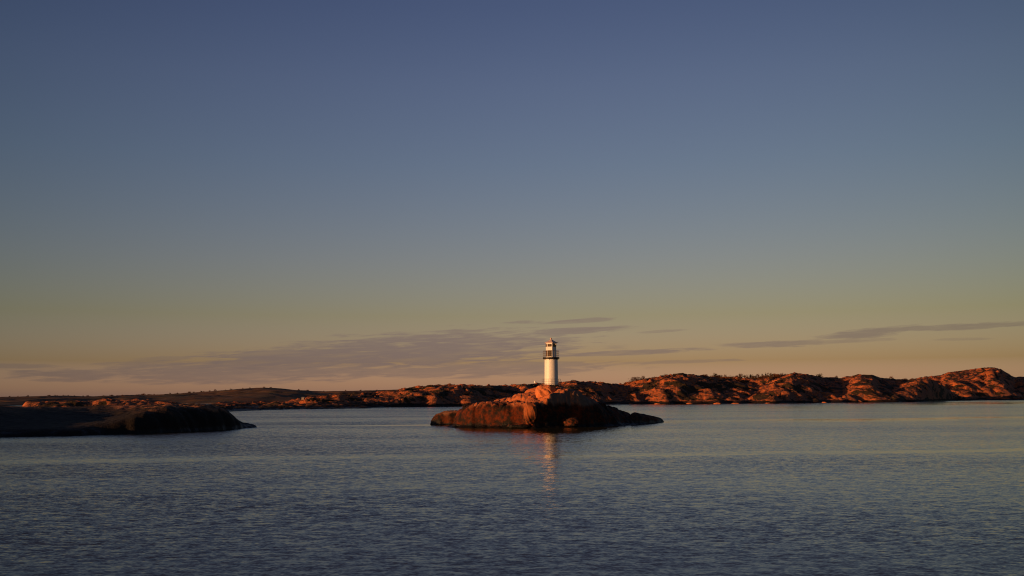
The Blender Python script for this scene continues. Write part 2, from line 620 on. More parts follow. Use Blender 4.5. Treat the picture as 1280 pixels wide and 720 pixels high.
def f_islet(X, Y):
    wx_ = X + .5 * perlin(X / 3.1, Y / 3.1, 3) + .25 * perlin(X / 1.1, Y / 1.1, 4)
    wy_ = Y + .5 * perlin(X / 3.1, Y / 3.1, 5) + .25 * perlin(X / 1.1, Y / 1.1, 6)
    poly = [(-12.3, 206), (-11.3, 203.2), (-8.6, 201.8), (-3, 199.3), (1.5, 197.6), (4.3, 197.2), (8.6, 200), (13, 203), (17, 206.5), (22, 211.5),
            (26, 218), (29.5, 226), (30.5, 234), (25, 238), (14, 238), (2, 233), (-7, 225), (-12, 214)]
    d = poly_sd(wx_, wy_, poly)
    pts = [(-11.6, 205, .8), (-10.6, 204.3, 2.6), (-9.3, 204.3, 4.9), (-8.4, 206, 5.2), (-6, 204, 5.3), (-3, 204, 5.0), (-2, 208, 5.2), (0, 202, 4.9), (0.5, 209, 6.1), (2.8, 208, 6.9), (3.2, 202, 5.0),
           (4.5, 205, 6.4), (5.5, 208, 6.9), (8, 211, 8.35), (6.2, 211, 8.3), (10.2, 211, 8.35), (8, 208.8, 8.2), (10.2, 206.5, 8.1), (9.2, 203, 7.2), (6.5, 204.5, 6.0), (12.2, 210.5, 7.2),
           (12.7, 207, 7.0), (13.6, 212, 6.9), (15.7, 213, 5.9), (16, 209, 5.7), (18.9, 215, 5.2), (21.6, 217, 4.4), (21, 214, 4.2), (23.2, 219, 3.7), (25.8, 222, 3.2),
           (27.5, 224, 2.7), (28, 231, 2.3), (29.5, 229, 2.2), (8, 215, 7.2), (0, 217, 4.4), (-8, 215, 3.5), (8, 226, 4), (18, 226, 3.4), (-2, 226, 2.5)]
    T = rbf(X, Y, pts, 1.75)
    # step of the joint-bounded blocks
    f1, f2, idv = worley(wx_ / 4.6 + wy_ / 16, wy_ / 3.4, 2)
    T = T + (idv - .5) * .4
    groove = np.exp(-((f2 - f1) / .10) ** 2)
    T = T - groove * .5
    f1b, f2b, idb = worley(wx_ / 1.7, wy_ / 1.9 + wx_ / 7, 8)
    T = T + (idb - .5) * .12 - np.exp(-((f2b - f1b) / .12) ** 2) * .12
    T = T + (billow(X / 2.6, Y / 2.6, 3, 21) - .8) * .35
    flat = np.exp(-(((X - 8.22) ** 2 + (Y - 211) ** 2) / 2.6 ** 2) ** 2)      # levelled for the tower
    T = T * (1 - flat) + 8.38 * flat
    wid = 1.6 + .8 * perlin(X / 4, Y / 4, 31)
    rise = np.clip(d / np.maximum(wid, .7), 0, 1)
    rise = np.sqrt(1 - (1 - rise) ** 2)
    low = sstep(X, 12, 24)
    rise2 = np.clip(d / 4.2, 0, 1) ** .7
    rise = rise * (1 - low) + rise2 * low
    # wave-cut foot
    Z = T * rise
    Z = np.maximum(Z, np.where(d > -1.3, .45 + .35 * perlin(X / 1.3, Y / 1.3, 40) - np.abs(d + .2) * .5, -1))
    Z = np.where(d > 0, Z, np.minimum(Z, .5 + d * .45))
    Z = Z + .05 * fbm(X / .5, Y / .5, 2, 50) * (d > 0)
    return Z


o = terr('islet', -15, 33, 194, 240, 0.16, f_islet, M_ISLET)
tag(o, kind='structure')


def boulder(name, loc, size, m, seed, label, rot=0, flat=0.0, sub=5, group=None, rough=.16):
    bm = bmesh.new()
    bmesh.ops.create_icosphere(bm, subdivisions=sub, radius=1)
    P_ = np.array([v.co[:] for v in bm.verts])
    pp = np.sign(P_) * np.abs(P_) ** .78
    d_ = rough * (perlin(P_[:, 0] * 1.3 + P_[:, 2] * 1.1 + seed, P_[:, 1] * 1.3 - P_[:, 2] * .8, seed) + .5 * perlin(P_[:, 0] * 3 + P_[:, 2] * 2.3, P_[:, 1] * 3 + seed, seed + 1)
                  + .25 * perlin(P_[:, 0] * 7 + P_[:, 2] * 5, P_[:, 1] * 7 + P_[:, 2] * 3 + seed, seed + 2))
    pp = pp * (1 + d_)[:, None]
    # joint faces: planes that shear the lump off
    r_ = np.random.RandomState(seed)
    for _k in range(5):
        v = r_.normal(size=3)
        v[2] = abs(v[2]) * .6
        v /= np.linalg.norm(v)
        h_ = .88 + .14 * r_.rand()
        t = pp @ v
        pp = pp - np.where(t > h_, (t - h_) * .6, 0)[:, None] * v
    for v, p in zip(bm.verts, pp):
        v.co = (p[0] * size[0], p[1] * size[1], p[2] * size[2])
    me_ = bpy.data.meshes.new(name)
    bm.to_mesh(me_)
    bm.free()
    o_ = link(name, me_, m, None, True)
    o_.location = loc
    o_.rotation_euler = (0, 0, rot)
    tag(o_, label, 'rock', group)
    return o_


boulder('boulder', (6.75, 205.2, 6.9), (2.1, 1.9, 1.6), M_BOULD, 3, 'big smooth orange boulder directly below the foot of the lighthouse')
boulder('boulder', at(655, 497.5, 208) + Vector((0, 0, -.3)), (2.3, 2.0, 1.25), M_BOULD, 5, 'low rounded orange boulder left of the big one under the lighthouse', rot=.3)
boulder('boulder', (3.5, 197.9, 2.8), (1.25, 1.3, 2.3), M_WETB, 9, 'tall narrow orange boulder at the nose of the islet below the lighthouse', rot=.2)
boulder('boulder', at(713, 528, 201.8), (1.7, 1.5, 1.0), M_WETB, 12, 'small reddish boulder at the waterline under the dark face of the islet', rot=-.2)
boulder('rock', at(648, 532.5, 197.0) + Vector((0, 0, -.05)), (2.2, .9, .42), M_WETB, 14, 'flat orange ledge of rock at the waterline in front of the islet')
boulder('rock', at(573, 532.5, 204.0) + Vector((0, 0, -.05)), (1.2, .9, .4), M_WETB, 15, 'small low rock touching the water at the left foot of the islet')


def f_lowrock(X, Y):
    poly = [(-18.2, 223.5), (-16.8, 221.8), (-13, 221), (-10, 221.3), (-9, 226), (-11, 231), (-15, 230), (-18, 227)]
    d = poly_sd(X + .4 * perlin(X / 1.7, Y / 1.7, 61), Y + .4 * perlin(X / 1.7, Y / 1.7, 62), poly)
    T = 3.0 + .25 * (billow(X / 2, Y / 2, 3, 63) - .8) - sstep(-X, 14.2, 18.5) * 1.1
    r = np.clip(d / 1.4, 0, 1)
    return np.where(d > 0, T * np.sqrt(1 - (1 - r) ** 2) + .1 * fbm(X, Y, 3, 64), d * .6)


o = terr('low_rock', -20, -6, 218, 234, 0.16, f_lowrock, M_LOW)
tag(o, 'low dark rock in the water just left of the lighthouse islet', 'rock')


def f_tip(X, Y):
    poly = [(25.5, 219), (28, 221.5), (31, 226), (33.5, 231), (35.5, 237), (36.5, 243), (34, 243), (30, 238), (27, 230)]
    d = poly_sd(X + .4 * perlin(X / 2, Y / 2, 71), Y + .4 * perlin(X / 2, Y / 2, 72), poly)
    T = 2.55 - np.clip((X - 27) / 10, 0, 1) * 1.9 + .12 * (billow(X / 2, Y / 2, 3, 73) - .8)
    r = np.clip(d / 1.3, 0, 1)
    return np.where(d > 0, T * np.sqrt(1 - (1 - r) ** 2) + .08 * fbm(X, Y, 3, 74), d * .5)


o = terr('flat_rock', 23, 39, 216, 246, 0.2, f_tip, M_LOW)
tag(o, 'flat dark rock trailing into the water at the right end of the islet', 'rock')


# ------------------------------------------------------------------ dark island at the left edge
def f_left(X, Y):
    wx_ = X + 1.2 * perlin(X / 7, Y / 7, 81) + .4 * perlin(X / 2, Y / 2, 82)
    wy_ = Y + 1.2 * perlin(X / 7, Y / 7, 83) + .4 * perlin(X / 2, Y / 2, 84)
    poly = [(-150, 112), (-118, 118), (-104, 134), (-92, 150), (-84, 160), (-73, 167.5), (-63, 177.5), (-58.5, 189), (-55.5, 199), (-52.6, 208.5), (-54, 212), (-60, 216),
            (-64, 228), (-74, 240), (-100, 250), (-150, 235), (-170, 170)]
    d = poly_sd(wx_, wy_, poly)
    T = 4.9 + sstep(-X, 84, 112) * 10.5
    T = T + .6 * fbm(X / 16, Y / 16, 2, 85) + (billow(X / 9, Y / 9, 3, 86) - .8) * .6
    f1, f2, idv = worley(wx_ / 6.5, wy_ / 5.0, 12)
    T = T + (idv - .5) * .35 - np.exp(-((f2 - f1) / .10) ** 2) * .3
    wid = 5.5
    r = np.clip(d / wid, 0, 1)
    r = np.sqrt(1 - (1 - r) ** 2)
    tipw = sstep(Y, 198, 207) * sstep(X, -62, -56)
    T = T * (1 - tipw) + 1.2 * tipw
    Z = T * r
    # rounded shoulder low down, then a wet sloping shelf
    shelf = np.clip(.35 + .12 * d, 0, 1.3) + .2 * perlin(X / 3, Y / 3, 87)
    Z = np.where(d > -.3, np.maximum(Z, shelf * (d > 0)), -.9)
    Z = np.where(d > 0, Z, d * .5)
    return Z + .16 * fbm(X / 1.6, Y / 1.6, 4, 88) * (d > 0)


X0, X1 = -172, -48
xs = np.arange(X0, X1, .42)
ys = np.arange(108, 254, .42)
X, Y = np.meshgrid(xs, ys)
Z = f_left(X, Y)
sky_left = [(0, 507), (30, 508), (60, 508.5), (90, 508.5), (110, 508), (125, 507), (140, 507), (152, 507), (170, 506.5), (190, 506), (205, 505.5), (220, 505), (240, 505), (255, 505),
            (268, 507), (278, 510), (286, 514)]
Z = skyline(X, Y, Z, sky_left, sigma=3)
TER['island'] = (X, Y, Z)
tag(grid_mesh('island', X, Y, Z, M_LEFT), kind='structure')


# ------------------------------------------------------------------ skerries and ridges beyond
def ridge(name, shore_px, crest_px, yc, yb, step, amp, lump, seed, m, x0, x1, y0, foot=18, power=.8, aniso=.35, sigma=2.5, rugged=1.0, key=None, ends=False, calm_right=0.0, heave=0.0):
    """long rock ridge. shore_px: waterline as photo points; crest_px: skyline; yc: crest distance (function of slope u)"""
    xs = np.arange(x0, x1, step)
    ys = np.arange(y0, yb + step, step)
    X, Y = np.meshgrid(xs, ys)
    U = X / Y
    su = np.array([shore(*p).x / shore(*p).y for p in shore_px])
    sy_ = np.array([shore(*p).y for p in shore_px])
    cu = np.array([ang(*p)[0] for p in crest_px])
    cv = np.array([ang(*p)[1] for p in crest_px])
    SY = np.interp(U, su, sy_)
    SY = SY + lump * .8 * fbm(X / (lump * 2.2), X * 0 + seed, 3, seed) + lump * .25 * perlin(X / lump * 1.4, Y / lump, seed + 1)
    YC = yc(U) if callable(yc) else np.full(U.shape, float(yc))
    YC = np.maximum(YC, SY + 30)
    CZ = np.maximum(np.interp(U, cu, cv) * YC + H, .6)
    t = (Y - SY) / (YC - SY)
    tb = (Y - YC) / (yb - YC)
    base = np.where(t < 1, np.clip(t, 0, 1) ** power, 1 - np.clip(tb, 0, 1) ** 2 * 1.15)
    a = math.radians(28)
    xr = X * math.cos(a) + Y * math.sin(a)
    yr = -X * math.sin(a) + Y * math.cos(a)
    wxx = xr + lump * .35 * perlin(xr / lump, yr / lump, seed + 40)
    wyy = yr + lump * .35 * perlin(xr / lump, yr / lump, seed + 41)
    big = billow(wxx / (lump * 2.2), wyy / (lump * 2.2 / aniso * .5), 3, seed + 2) - .9
    f1, f2, idv = worley(wxx / lump, wyy / (lump / aniso * .5), seed + 3)
    dome = 1 - np.clip(f1, 0, 1) ** 2
    g1, g2, idg = worley(wxx / (lump * .38), wyy / (lump * .45), seed + 13)
    wa = wxx + lump * .15 * fbm(X / lump * 2, Y / lump * 2, 2, seed + 60)
    wb = wyy + lump * .15 * fbm(X / lump * 2, Y / lump * 2, 2, seed + 62)
    blocks = slabs(wa / (lump * .85), wb / (lump * .34), seed + 13, 1.3) * .95 + slabs(wa / (lump * .36), wb / (lump * .17), seed + 17, 1.2) * .42
    mask = sstep(Y - SY, 0, foot) * (1 - sstep(tb, .7, 1.0))
    cs = np.linspace(cu[0], cu[-1], 600)
    cz = np.interp(cs, cu, cv)
    kk_ = np.ones(91) / 91
    lowp = np.convolve(np.pad(cz, 45, mode='edge'), kk_, 'valid')
    amp = amp * (1 - calm_right * sstep(U, .26, .33))
    Z = CZ * base + heave * (np.interp(U, cs, cz - lowp)) * YC * np.sin(math.pi * np.clip(t, 0, 1)) * (t < 1)
    Z = Z + amp * (big * 1.1 + (dome - .6) * .35 + (idv - .5) * .9) * mask
    Z = Z + amp * .55 * blocks * mask * rugged * (1 - .65 * np.exp(-((t - 1) / .16) ** 2))
    Z = Z + amp * .10 * fbm(X / (lump * .12), Y / (lump * .12), 3, seed + 20) * mask
    # shore rocks
    dd = Y - SY
    Z = np.where(dd > 0, np.maximum(Z, .35 + .5 * np.abs(perlin(X / 5, Y / 5, seed + 5)) * 2), dd * .4)
    Z = np.where(tb > .98, -1, Z)
    Z = skyline(X, Y, Z, crest_px, sigma=sigma)
    if ends:
        ef = sstep(U, cu[0] - .001, cu[0] + .012) * (1 - sstep(U, cu[-1] - .012, cu[-1] + .001))
        Z = np.where(Z > 0, Z * ef - (1 - ef) * .5, Z)
    TER[key or name] = (X, Y, Z)
    return tag(grid_mesh(name, X, Y, Z, m), kind='structure')


# far wooded coast, left
far_c = [(-200, 497), (-60, 497), (0, 496), (35, 495.5), (70, 494.5), (85, 494.5), (110, 495.5), (140, 494.5), (160, 493.5), (200, 493), (235, 491), (270, 488.5), (300, 486),
         (325, 484.5), (345, 485), (370, 487.5), (400, 489), (440, 488.5), (480, 487.5), (520, 486), (560, 484), (600, 485), (700, 484)]
far_s = [(-200, 507.5), (0, 507), (200, 505), (340, 504.2), (700, 503)]
ridge('hills', far_s, far_c, 1350, 1750, 4.0, 2.2, 55, 201, M_VEG, -900, 120, 780, foot=60, power=.6, sigma=1.2, rugged=.6)

# low skerry between the dark island and the far coast
sk_c = [(20, 503), (60, 501.5), (90, 501), (112, 502), (128, 499), (140, 498.5), (150, 501), (165, 500.5), (185, 499.5), (205, 502), (222, 503), (238, 505)]
sk_s = [(0, 516.5), (120, 516), (240, 515)]
ridge('skerry', sk_s, sk_c, 440, 480, 1.0, 1.4, 9, 301, M_SKER, -240, -130, 370, ends=True, foot=8, power=.6, sigma=1.5)

# long low skerry left of centre
s2_c = [(255, 508.5), (266, 508), (272, 506.5), (280, 505.3), (287, 506), (294, 508.6), (320, 508.4), (331, 505.5), (342, 502.5), (362, 502), (378, 504), (395, 504.5), (420, 505), (450, 506), (470,507)]
s2_s = [(255, 515), (300, 514.2), (340, 512.2), (400, 511.2), (460, 510.5)]
ridge('skerry', s2_s, s2_c, 560, 640, 1.0, 1.5, 9, 331, M_SKER, -180, -60, 420, ends=True, foot=7, power=.6, sigma=1.5, key='skerry2')

# main ridge
mc = [(350, 503), (372, 498), (388, 495), (410, 493.5), (440, 491), (470, 489), (495, 487.5), (510, 484.5), (525, 482), (545, 480.8), (570, 480), (590, 480.5), (605, 482), (625, 481.5),
      (645, 480.3), (665, 479.5), (700, 477.5), (712, 476), (735, 476.5), (752, 477), (762, 479.5), (778, 479), (795, 475), (810, 472.5), (826, 470), (838, 467.5), (850, 466.3), (862, 467.5), (878, 469),
      (895, 470.5), (920, 471), (945, 472), (965, 470), (980, 468.5), (990, 466.3), (1000, 466.5), (1015, 468.5), (1028, 471.5), (1042, 471.5), (1052, 472), (1062, 469.5), (1075, 467.8), (1090, 468.5),
      (1102, 472), (1115, 473.5), (1130, 474), (1150, 473), (1165, 475), (1178, 481), (1190, 489), (1200, 495)]
ms = [(340, 512), (400, 510.8), (480, 509.2), (560, 508.2), (640, 507), (760, 505.6), (860, 504.9), (960, 504.3), (1060, 503.2), (1120, 502.9), (1160, 502.3), (1185, 501.2), (1230, 500.6)]
ridge('rocky_hills', ms, mc, lambda u: 640 + 300 * sstep(u, -.2, .40), 1150, 1.25, 2.7, 19, 401, M_FAR, -200, 560, 440, foot=10, power=.62, sigma=2, rugged=1.35, key='main', calm_right=.35, heave=2.2)

# right-hand hill across the sound
rc = [(1120, 480), (1140, 474), (1155, 471), (1175, 469), (1185, 465.5), (1200, 463.5), (1218, 461), (1230, 459.5), (1240, 459), (1248, 460.5), (1254, 463), (1262, 468), (1268, 471.5), (1276, 470.8), (1290, 471.5),
      (1330, 470), (1380, 476), (1450, 485)]
rs = [(1100, 497), (1180, 496.3), (1290, 495.4), (1450, 494.9)]
ridge('rocky_hills', [(1100, 499.3), (1180, 498.6), (1290, 497.8), (1450, 497.2)], rc, 1650, 1950, 2.4, 4.6, 48, 501, M_FAR, 560, 1300, 1150, foot=20, power=.6, sigma=1.5, rugged=1.5, heave=1.5, key='right')

# ------------------------------------------------------------------ lighthouse
TX, TY = 8.22, 211.0
SC = 211.0 / F
M_WHITE, nn, bb = mat('white_paint', None, 0.45, 0, 0.4)
tcn = nn.n('ShaderNodeTexCoord')
f0 = nn.noise(nn.scale(tcn.outputs['Object'], (1, 1, .15)), 2.4, 5, .6)
nn.put(bb.inputs['Base Color'], nn.mix(nn.step(f0, .55, .75, 0, .5), (.77, .78, .78), (.62, .57, .50)))
f1_ = nn.noise(nn.scale(tcn.outputs['Object'], (1, 1, .06)), 4.5, 3, .6)
base_ = bb.inputs['Base Color'].links[0].from_socket
nn.put(bb.inputs['Base Color'], nn.mix(nn.step(f1_, .60, .70, 0, .45), base_, (.40, .20, .10)))
M_BLACK = mat('black_iron', (.020, .018, .017), .5, 0, .4)[0]
M_STEEL = mat('grey_steel', (.13, .12, .115), .5, .3, .4)[0]
M_STONE = mat('dark_plinth_stone', (.045, .035, .030), .9)[0]
M_GLASS, gn, gb = mat('window_glass', None, .08, 0, .6)
gb.inputs['Base Color'].default_value = (.05, .028, .012, 1)
M_ROOF = mat('pale_roof_metal', (.62, .47, .42), .4, .1, .4)[0]
M_BRASS = mat('brown_frame', (.16, .08, .035), .5)[0]


def lathe(prof, seg=48, a0=0.0):
    bm = bmesh.new()
    rings = []
    for (r, z) in prof:
        if r < 1e-5:
            rings.append([bm.verts.new((0, 0, z))])
        else:
            rings.append([bm.verts.new((r * math.cos(a0 + 2 * math.pi * i / seg), r * math.sin(a0 + 2 * math.pi * i / seg), z)) for i in range(seg)])
    for A, B in zip(rings, rings[1:]):
        for i in range(seg):
            j = (i + 1) % seg
            if len(A) == 1 and len(B) > 1:
                bm.faces.new((A[0], B[j], B[i]))
            elif len(B) == 1 and len(A) > 1:
                bm.faces.new((A[i], A[j], B[0]))
            elif len(A) > 1:
                bm.faces.new((A[i], A[j], B[j], B[i]))
    bmesh.ops.recalc_face_normals(bm, faces=bm.faces)
    return bm


def bar(bm, a, b, r, seg=8):
    a, b = Vector(a), Vector(b)
    d = (b - a)
    mt = Matrix.Translation((a + b) / 2) @ d.to_track_quat('Z', 'Y').to_matrix().to_4x4()
    bmesh.ops.create_cone(bm, cap_ends=True, segments=seg, radius1=r, radius2=r, depth=d.length, matrix=mt)


def box(bm, c, s, rz=0):
    mt = Matrix.Translation(c) @ Matrix.Rotation(rz, 4, 'Z') @ Matrix.Diagonal((*s, 1))
    bmesh.ops.create_cube(bm, size=1, matrix=mt)


def part(name, bm, m, parent, smooth=False, sharp=None):
    me_ = bpy.data.meshes.new(name)
    bm.to_mesh(me_)
    bm.free()
    o_ = link(name, me_, m, parent, smooth)
    if smooth and sharp:
        me_.set_sharp_from_angle(angle=R(sharp))
    return o_


LH = empty('lighthouse', (TX, TY, 8.40))
tag(LH, 'white round iron lighthouse with black gallery standing on top of the rocky islet', 'lighthouse')
z0 = 0.0
part('plinth', lathe([(0, -1.2), (2.15, -1.2), (2.1, .02), (1.62, .06), (1.58, .22), (0, .22)]), M_STONE, LH, True, 30)
ZG = (482 - 448.2) * SC                 # gallery floor
r0, r1 = 8.45 * SC, 8.15 * SC
prof = [(r0 + .05, .22), (r0 + .05, .30), (r0, .31)]
for k in (1, 2, 3):
    zz = .31 + (ZG - .31) * k / 4
    rr = r0 + (r1 - r0) * k / 4
    prof += [(rr, zz - .035), (rr + .022, zz - .03), (rr + .022, zz + .03), (rr, zz + .035)]
prof += [(r1, ZG - .16)]
part('collar', lathe([(r1 - .1, ZG - .17), (r1 + .02, ZG - .17), (r1 + .14, ZG - .04), (r1 + .14, ZG - .022), (.5, ZG - .022)], 48), M_BLACK, LH, True, 30)
part('tower_shaft', lathe(prof, 64), M_WHITE, LH, True, 30)
# gallery
RG = 10.35 * SC
gal = part('gallery', lathe([(r1 - .1, ZG - .02), (RG - .08, ZG - .02), (RG, ZG - .02), (RG, ZG + .24), (RG - .04, ZG + .26), (.5, ZG + .26)]), M_BLACK, LH, True, 30)
bm = bmesh.new()
RT = (448.2 - 438.8) * SC
NP = 14
for k in range(NP):
    a = 2 * math.pi * (k + .5) / NP
    x, y = (RG - .07) * math.cos(a), (RG - .07) * math.sin(a)
    bar(bm, (x, y, ZG + .18), (x, y, ZG + RT), .028)
for hz, rr in ((RT, .034), (RT * .68, .014), (RT * .42, .014)):
    for k in range(40):
        a, c = 2 * math.pi * k / 40, 2 * math.pi * (k + 1) / 40
        q = RG - .07
        bar(bm, (q * math.cos(a), q * math.sin(a), ZG + hz), (q * math.cos(c), q * math.sin(c), ZG + hz), rr, 6)
part('railing', bm, M_STEEL, gal)
for k in range(10):
    a = 2 * math.pi * k / 10
    bm = bmesh.new()
    mt = Matrix.Rotation(a, 4, 'Z') @ Matrix.Translation(((r1 + RG) / 2 - .02, 0, ZG - .13)) @ Matrix.Rotation(R(-38), 4, 'Y') @ Matrix.Diagonal((.55, .05, .07, 1))
    bmesh.ops.create_cube(bm, size=1, matrix=mt)
    part('bracket', bm, M_BLACK, gal)
# six-sided lantern house
RL = 6.8 * SC
ZL0, ZL1 = ZG + .26, (482 - 429.2) * SC
A0 = R(-90 + 10)                        # a corner 10 degrees right of the camera
lan = part('lantern_house', lathe([(RL + .05, ZL0), (RL + .05, ZL0 + .10), (RL, ZL0 + .11), (RL, ZL1), (.2, ZL1)], 6, A0), M_WHITE, LH)
ap = RL * math.cos(R(30))
side = RL
for k in range(6):
    na = A0 + R(30) + k * R(60)
    nx, ny = math.cos(na), math.sin(na)
    for wi_, (zb, zt, wd) in enumerate(((ZL0 + .16, ZL0 + (448.2 - 439.0) * SC - .12, .74), (ZL1 - .72, ZL1 - .20, .74))):
        if k == 0 and wi_ == 0:
            continue
        zc, hh = (zb + zt) / 2, zt - zb
        bm = bmesh.new()
        t = .045
        for (ox, oz, ww, hz) in ((0, hh / 2, wd * side, t), (0, -hh / 2, wd * side, t), (-wd * side / 2, 0, t, hh), (wd * side / 2, 0, t, hh), (0, 0, t * 1.4, hh)):
            c = Vector((nx * (ap + .02) - ny * ox, ny * (ap + .02) + nx * ox, zc + oz))
            box(bm, c, (.07, ww, hz), na)
        wn = part('window', bm, M_BRASS, lan)
        bm = bmesh.new()
        box(bm, (nx * (ap + .004), ny * (ap + .004), zc), (.03, wd * side - .02, hh - .02), na)
        part('pane', bm, M_GLASS, wn)
# roof with wide eaves and vent
ZE = (482 - 428.6) * SC
RE = 8.5 * SC
roof = part('roof', lathe([(RL - .15, ZL1 - .01), (RE - .03, ZE - .08), (RE, ZE - .02), (RE, ZE + .03), (RE * .55, ZE + .36), (RE * .2, ZE + .66), (.16, ZE + .72), (0, ZE + .72)], 6, A0), M_ROOF, LH)
bm = lathe([(0, ZE + .70), (.11, ZE + .70), (.11, ZE + .80), (.20, ZE + .86), (.22, ZE + .96), (.14, ZE + 1.06), (.03, ZE + 1.10), (.02, ZE + 1.22), (0, ZE + 1.22)], 16)
part('vent', bm, M_ROOF, roof, True, 40)
# small aid-to-navigation lamp and bracket at the eave on the right
bm = bmesh.new()
bar(bm, (1.0, -.2, ZE - .05), (1.46, -.25, ZE + .06), .03)
bar(bm, (1.46, -.25, ZE + .02), (1.46, -.25, ZE + .22), .06)
part('arm', bm, M_BLACK, LH)
bm = lathe([(0, 0), (.10, .02), (.13, .16), (.10, .30), (0, .34)], 16)
lo = part('lamp', bm, M_WHITE, LH, True, 40)
lo.location = (1.06, -.62, ZE - .50)
# rail round the foot
bm = bmesh.new()
RB = 11.5 * SC
NPB = 10
for k in range(NPB):
    a = 2 * math.pi * k / NPB
    x, y = RB * math.cos(a), RB * math.sin(a)
    bar(bm, (x, y, -.6), (x, y, 1.42), .028)
for hz in (1.42, .95, .5):
    for k in range(40):
        a, c = 2 * math.pi * k / 40, 2 * math.pi * (k + 1) / 40
        bar(bm, (RB * math.cos(a), RB * math.sin(a), hz), (RB * math.cos(c), RB * math.sin(c), hz), .013, 6)
part('foot_railing', bm, M_STEEL, LH)


# ------------------------------------------------------------------ shrubs and small trees on the ridges
M_LEAF = [mat('rusty_foliage', (.115, .045, .018), .9, 0, .1)[0], mat('brown_foliage', (.070, .036, .016), .9, 0, .1)[0], mat('dark_foliage', (.045, .036, .016), .9, 0, .1)[0]]
M_TRUNK = mat('bark', (.07, .045, .03), .9, 0, .1)[0]


def shrub_meshes(seed, w_, h_, n_, spire=False, leafsize=.5):
    """twiggy trunk with limbs, and a crown of separate leaf clumps"""
    r_ = random.Random(seed)
    tb = bmesh.new()
    tips = []

    def limb(a, d, L, rad, dep):
        b_ = a + d * L
        mt = Matrix.Translation((a + b_) / 2) @ d.to_track_quat('Z', 'Y').to_matrix().to_4x4()
        bmesh.ops.create_cone(tb, cap_ends=True, segments=5, radius1=rad, radius2=rad * .6, depth=L, matrix=mt)
        tips.append(b_)
        if dep > 0:
            for _ in range(3):
                v = Vector((r_.gauss(0, .55), r_.gauss(0, .55), r_.uniform(.1, .9))) + d * .9
                limb(b_, v.normalized(), L * r_.uniform(.55, .8), rad * .6, dep - 1)
    for _ in range(1 if spire else r_.choice((2, 3, 4))):
        d = Vector((r_.gauss(0, .3), r_.gauss(0, .3), 1)).normalized() if not spire else Vector((0, 0, 1))
        limb(Vector((r_.gauss(0, .2), r_.gauss(0, .2), -.6)), d, h_ * (.85 if spire else .38), .07 if spire else .09, 0 if spire else 2)
    cb = bmesh.new()
    clumps = []
    if spire:
        for _ in range(26):
            t = r_.random() ** .8
            rr = (1 - t) * w_ * .5 + .08
            a = r_.uniform(0, 6.28)
            clumps.append((Vector((rr * math.cos(a) * r_.random() ** .5, rr * math.sin(a) * r_.random() ** .5, h_ * (.12 + .9 * t))), .28))
    else:
        for _ in range(16):
            a = r_.uniform(0, 6.28)
            rr = r_.random() ** .5 * w_ * .5
            clumps.append((Vector((rr * math.cos(a), rr * math.sin(a), h_ * r_.uniform(.18, .92) * (1 - .5 * (2 * rr / w_) ** 2))), r_.uniform(.3, .6)))
    for _ in range(n_):
        c0, cr = r_.choice(clumps)
        q = c0 + Vector((r_.gauss(0, cr), r_.gauss(0, cr), r_.gauss(0, cr * .8)))
        u = Vector((r_.gauss(0, 1), r_.gauss(0, 1), r_.gauss(0, 1))).normalized()
        v = u.orthogonal().normalized()
        s_ = leafsize * r_.uniform(.5, 1.1)
        vs = [cb.verts.new(q + u * s_ * x_ + v * s_ * y_ * .6) for x_, y_ in ((-.5, 0), (0, -.5), (.5, 0), (0, .5))]
        cb.faces.new(vs)
    ms_ = []
    for nm, bm_ in (('trunk', tb), ('crown', cb)):
        me_ = bpy.data.meshes.new(nm)
        bm_.to_mesh(me_)
        bm_.free()
        ms_.append(me_)
    return ms_


PROTO = {}
for i_, (w0, h0, n0, sp0, lf) in enumerate([(4.2, 3.4, 520, False, 0), (5.2, 3.0, 600, False, 0), (3.4, 4.2, 480, False, 1), (4.6, 2.4, 480, False, 1), (2.0, 5.2, 360, True, 2), (4.5, 4.0, 620, False, 2)]):
    tm, cm = shrub_meshes(40 + i_, w0, h0, n0, sp0)
    tm.materials.append(M_TRUNK)
    cm.materials.append(M_LEAF[lf])
    PROTO[i_] = (tm, cm, w0, h0)


def plant(kind, px, py_top, key, label, group=None, hpx=None, name='shrub', cat='shrub', back=0.0):
    c = crest(key, px)
    y = c.y - 3 + back
    x = ang(px, 480)[0] * y
    z = ground(key, x, y) - .5
    tm, cm, w0, h0 = PROTO[kind]
    top = at(px, py_top, y).z
    sc = max(.45, min(2.4, (top - z) / h0))
    if hpx:
        sc = hpx * y / F / h0
    e = empty(name, (x, y, z), rng.uniform(0, 6.28))
    e.scale = (sc * rng.uniform(.9, 1.25), sc * rng.uniform(.9, 1.25), sc)
    tag(e, label, cat, group)
    for nm, me_ in (('trunk', tm), ('crown', cm)):
        k = bpy.data.objects.new(nm, me_)
        C.objects.link(k)
        k.parent = e
    return e


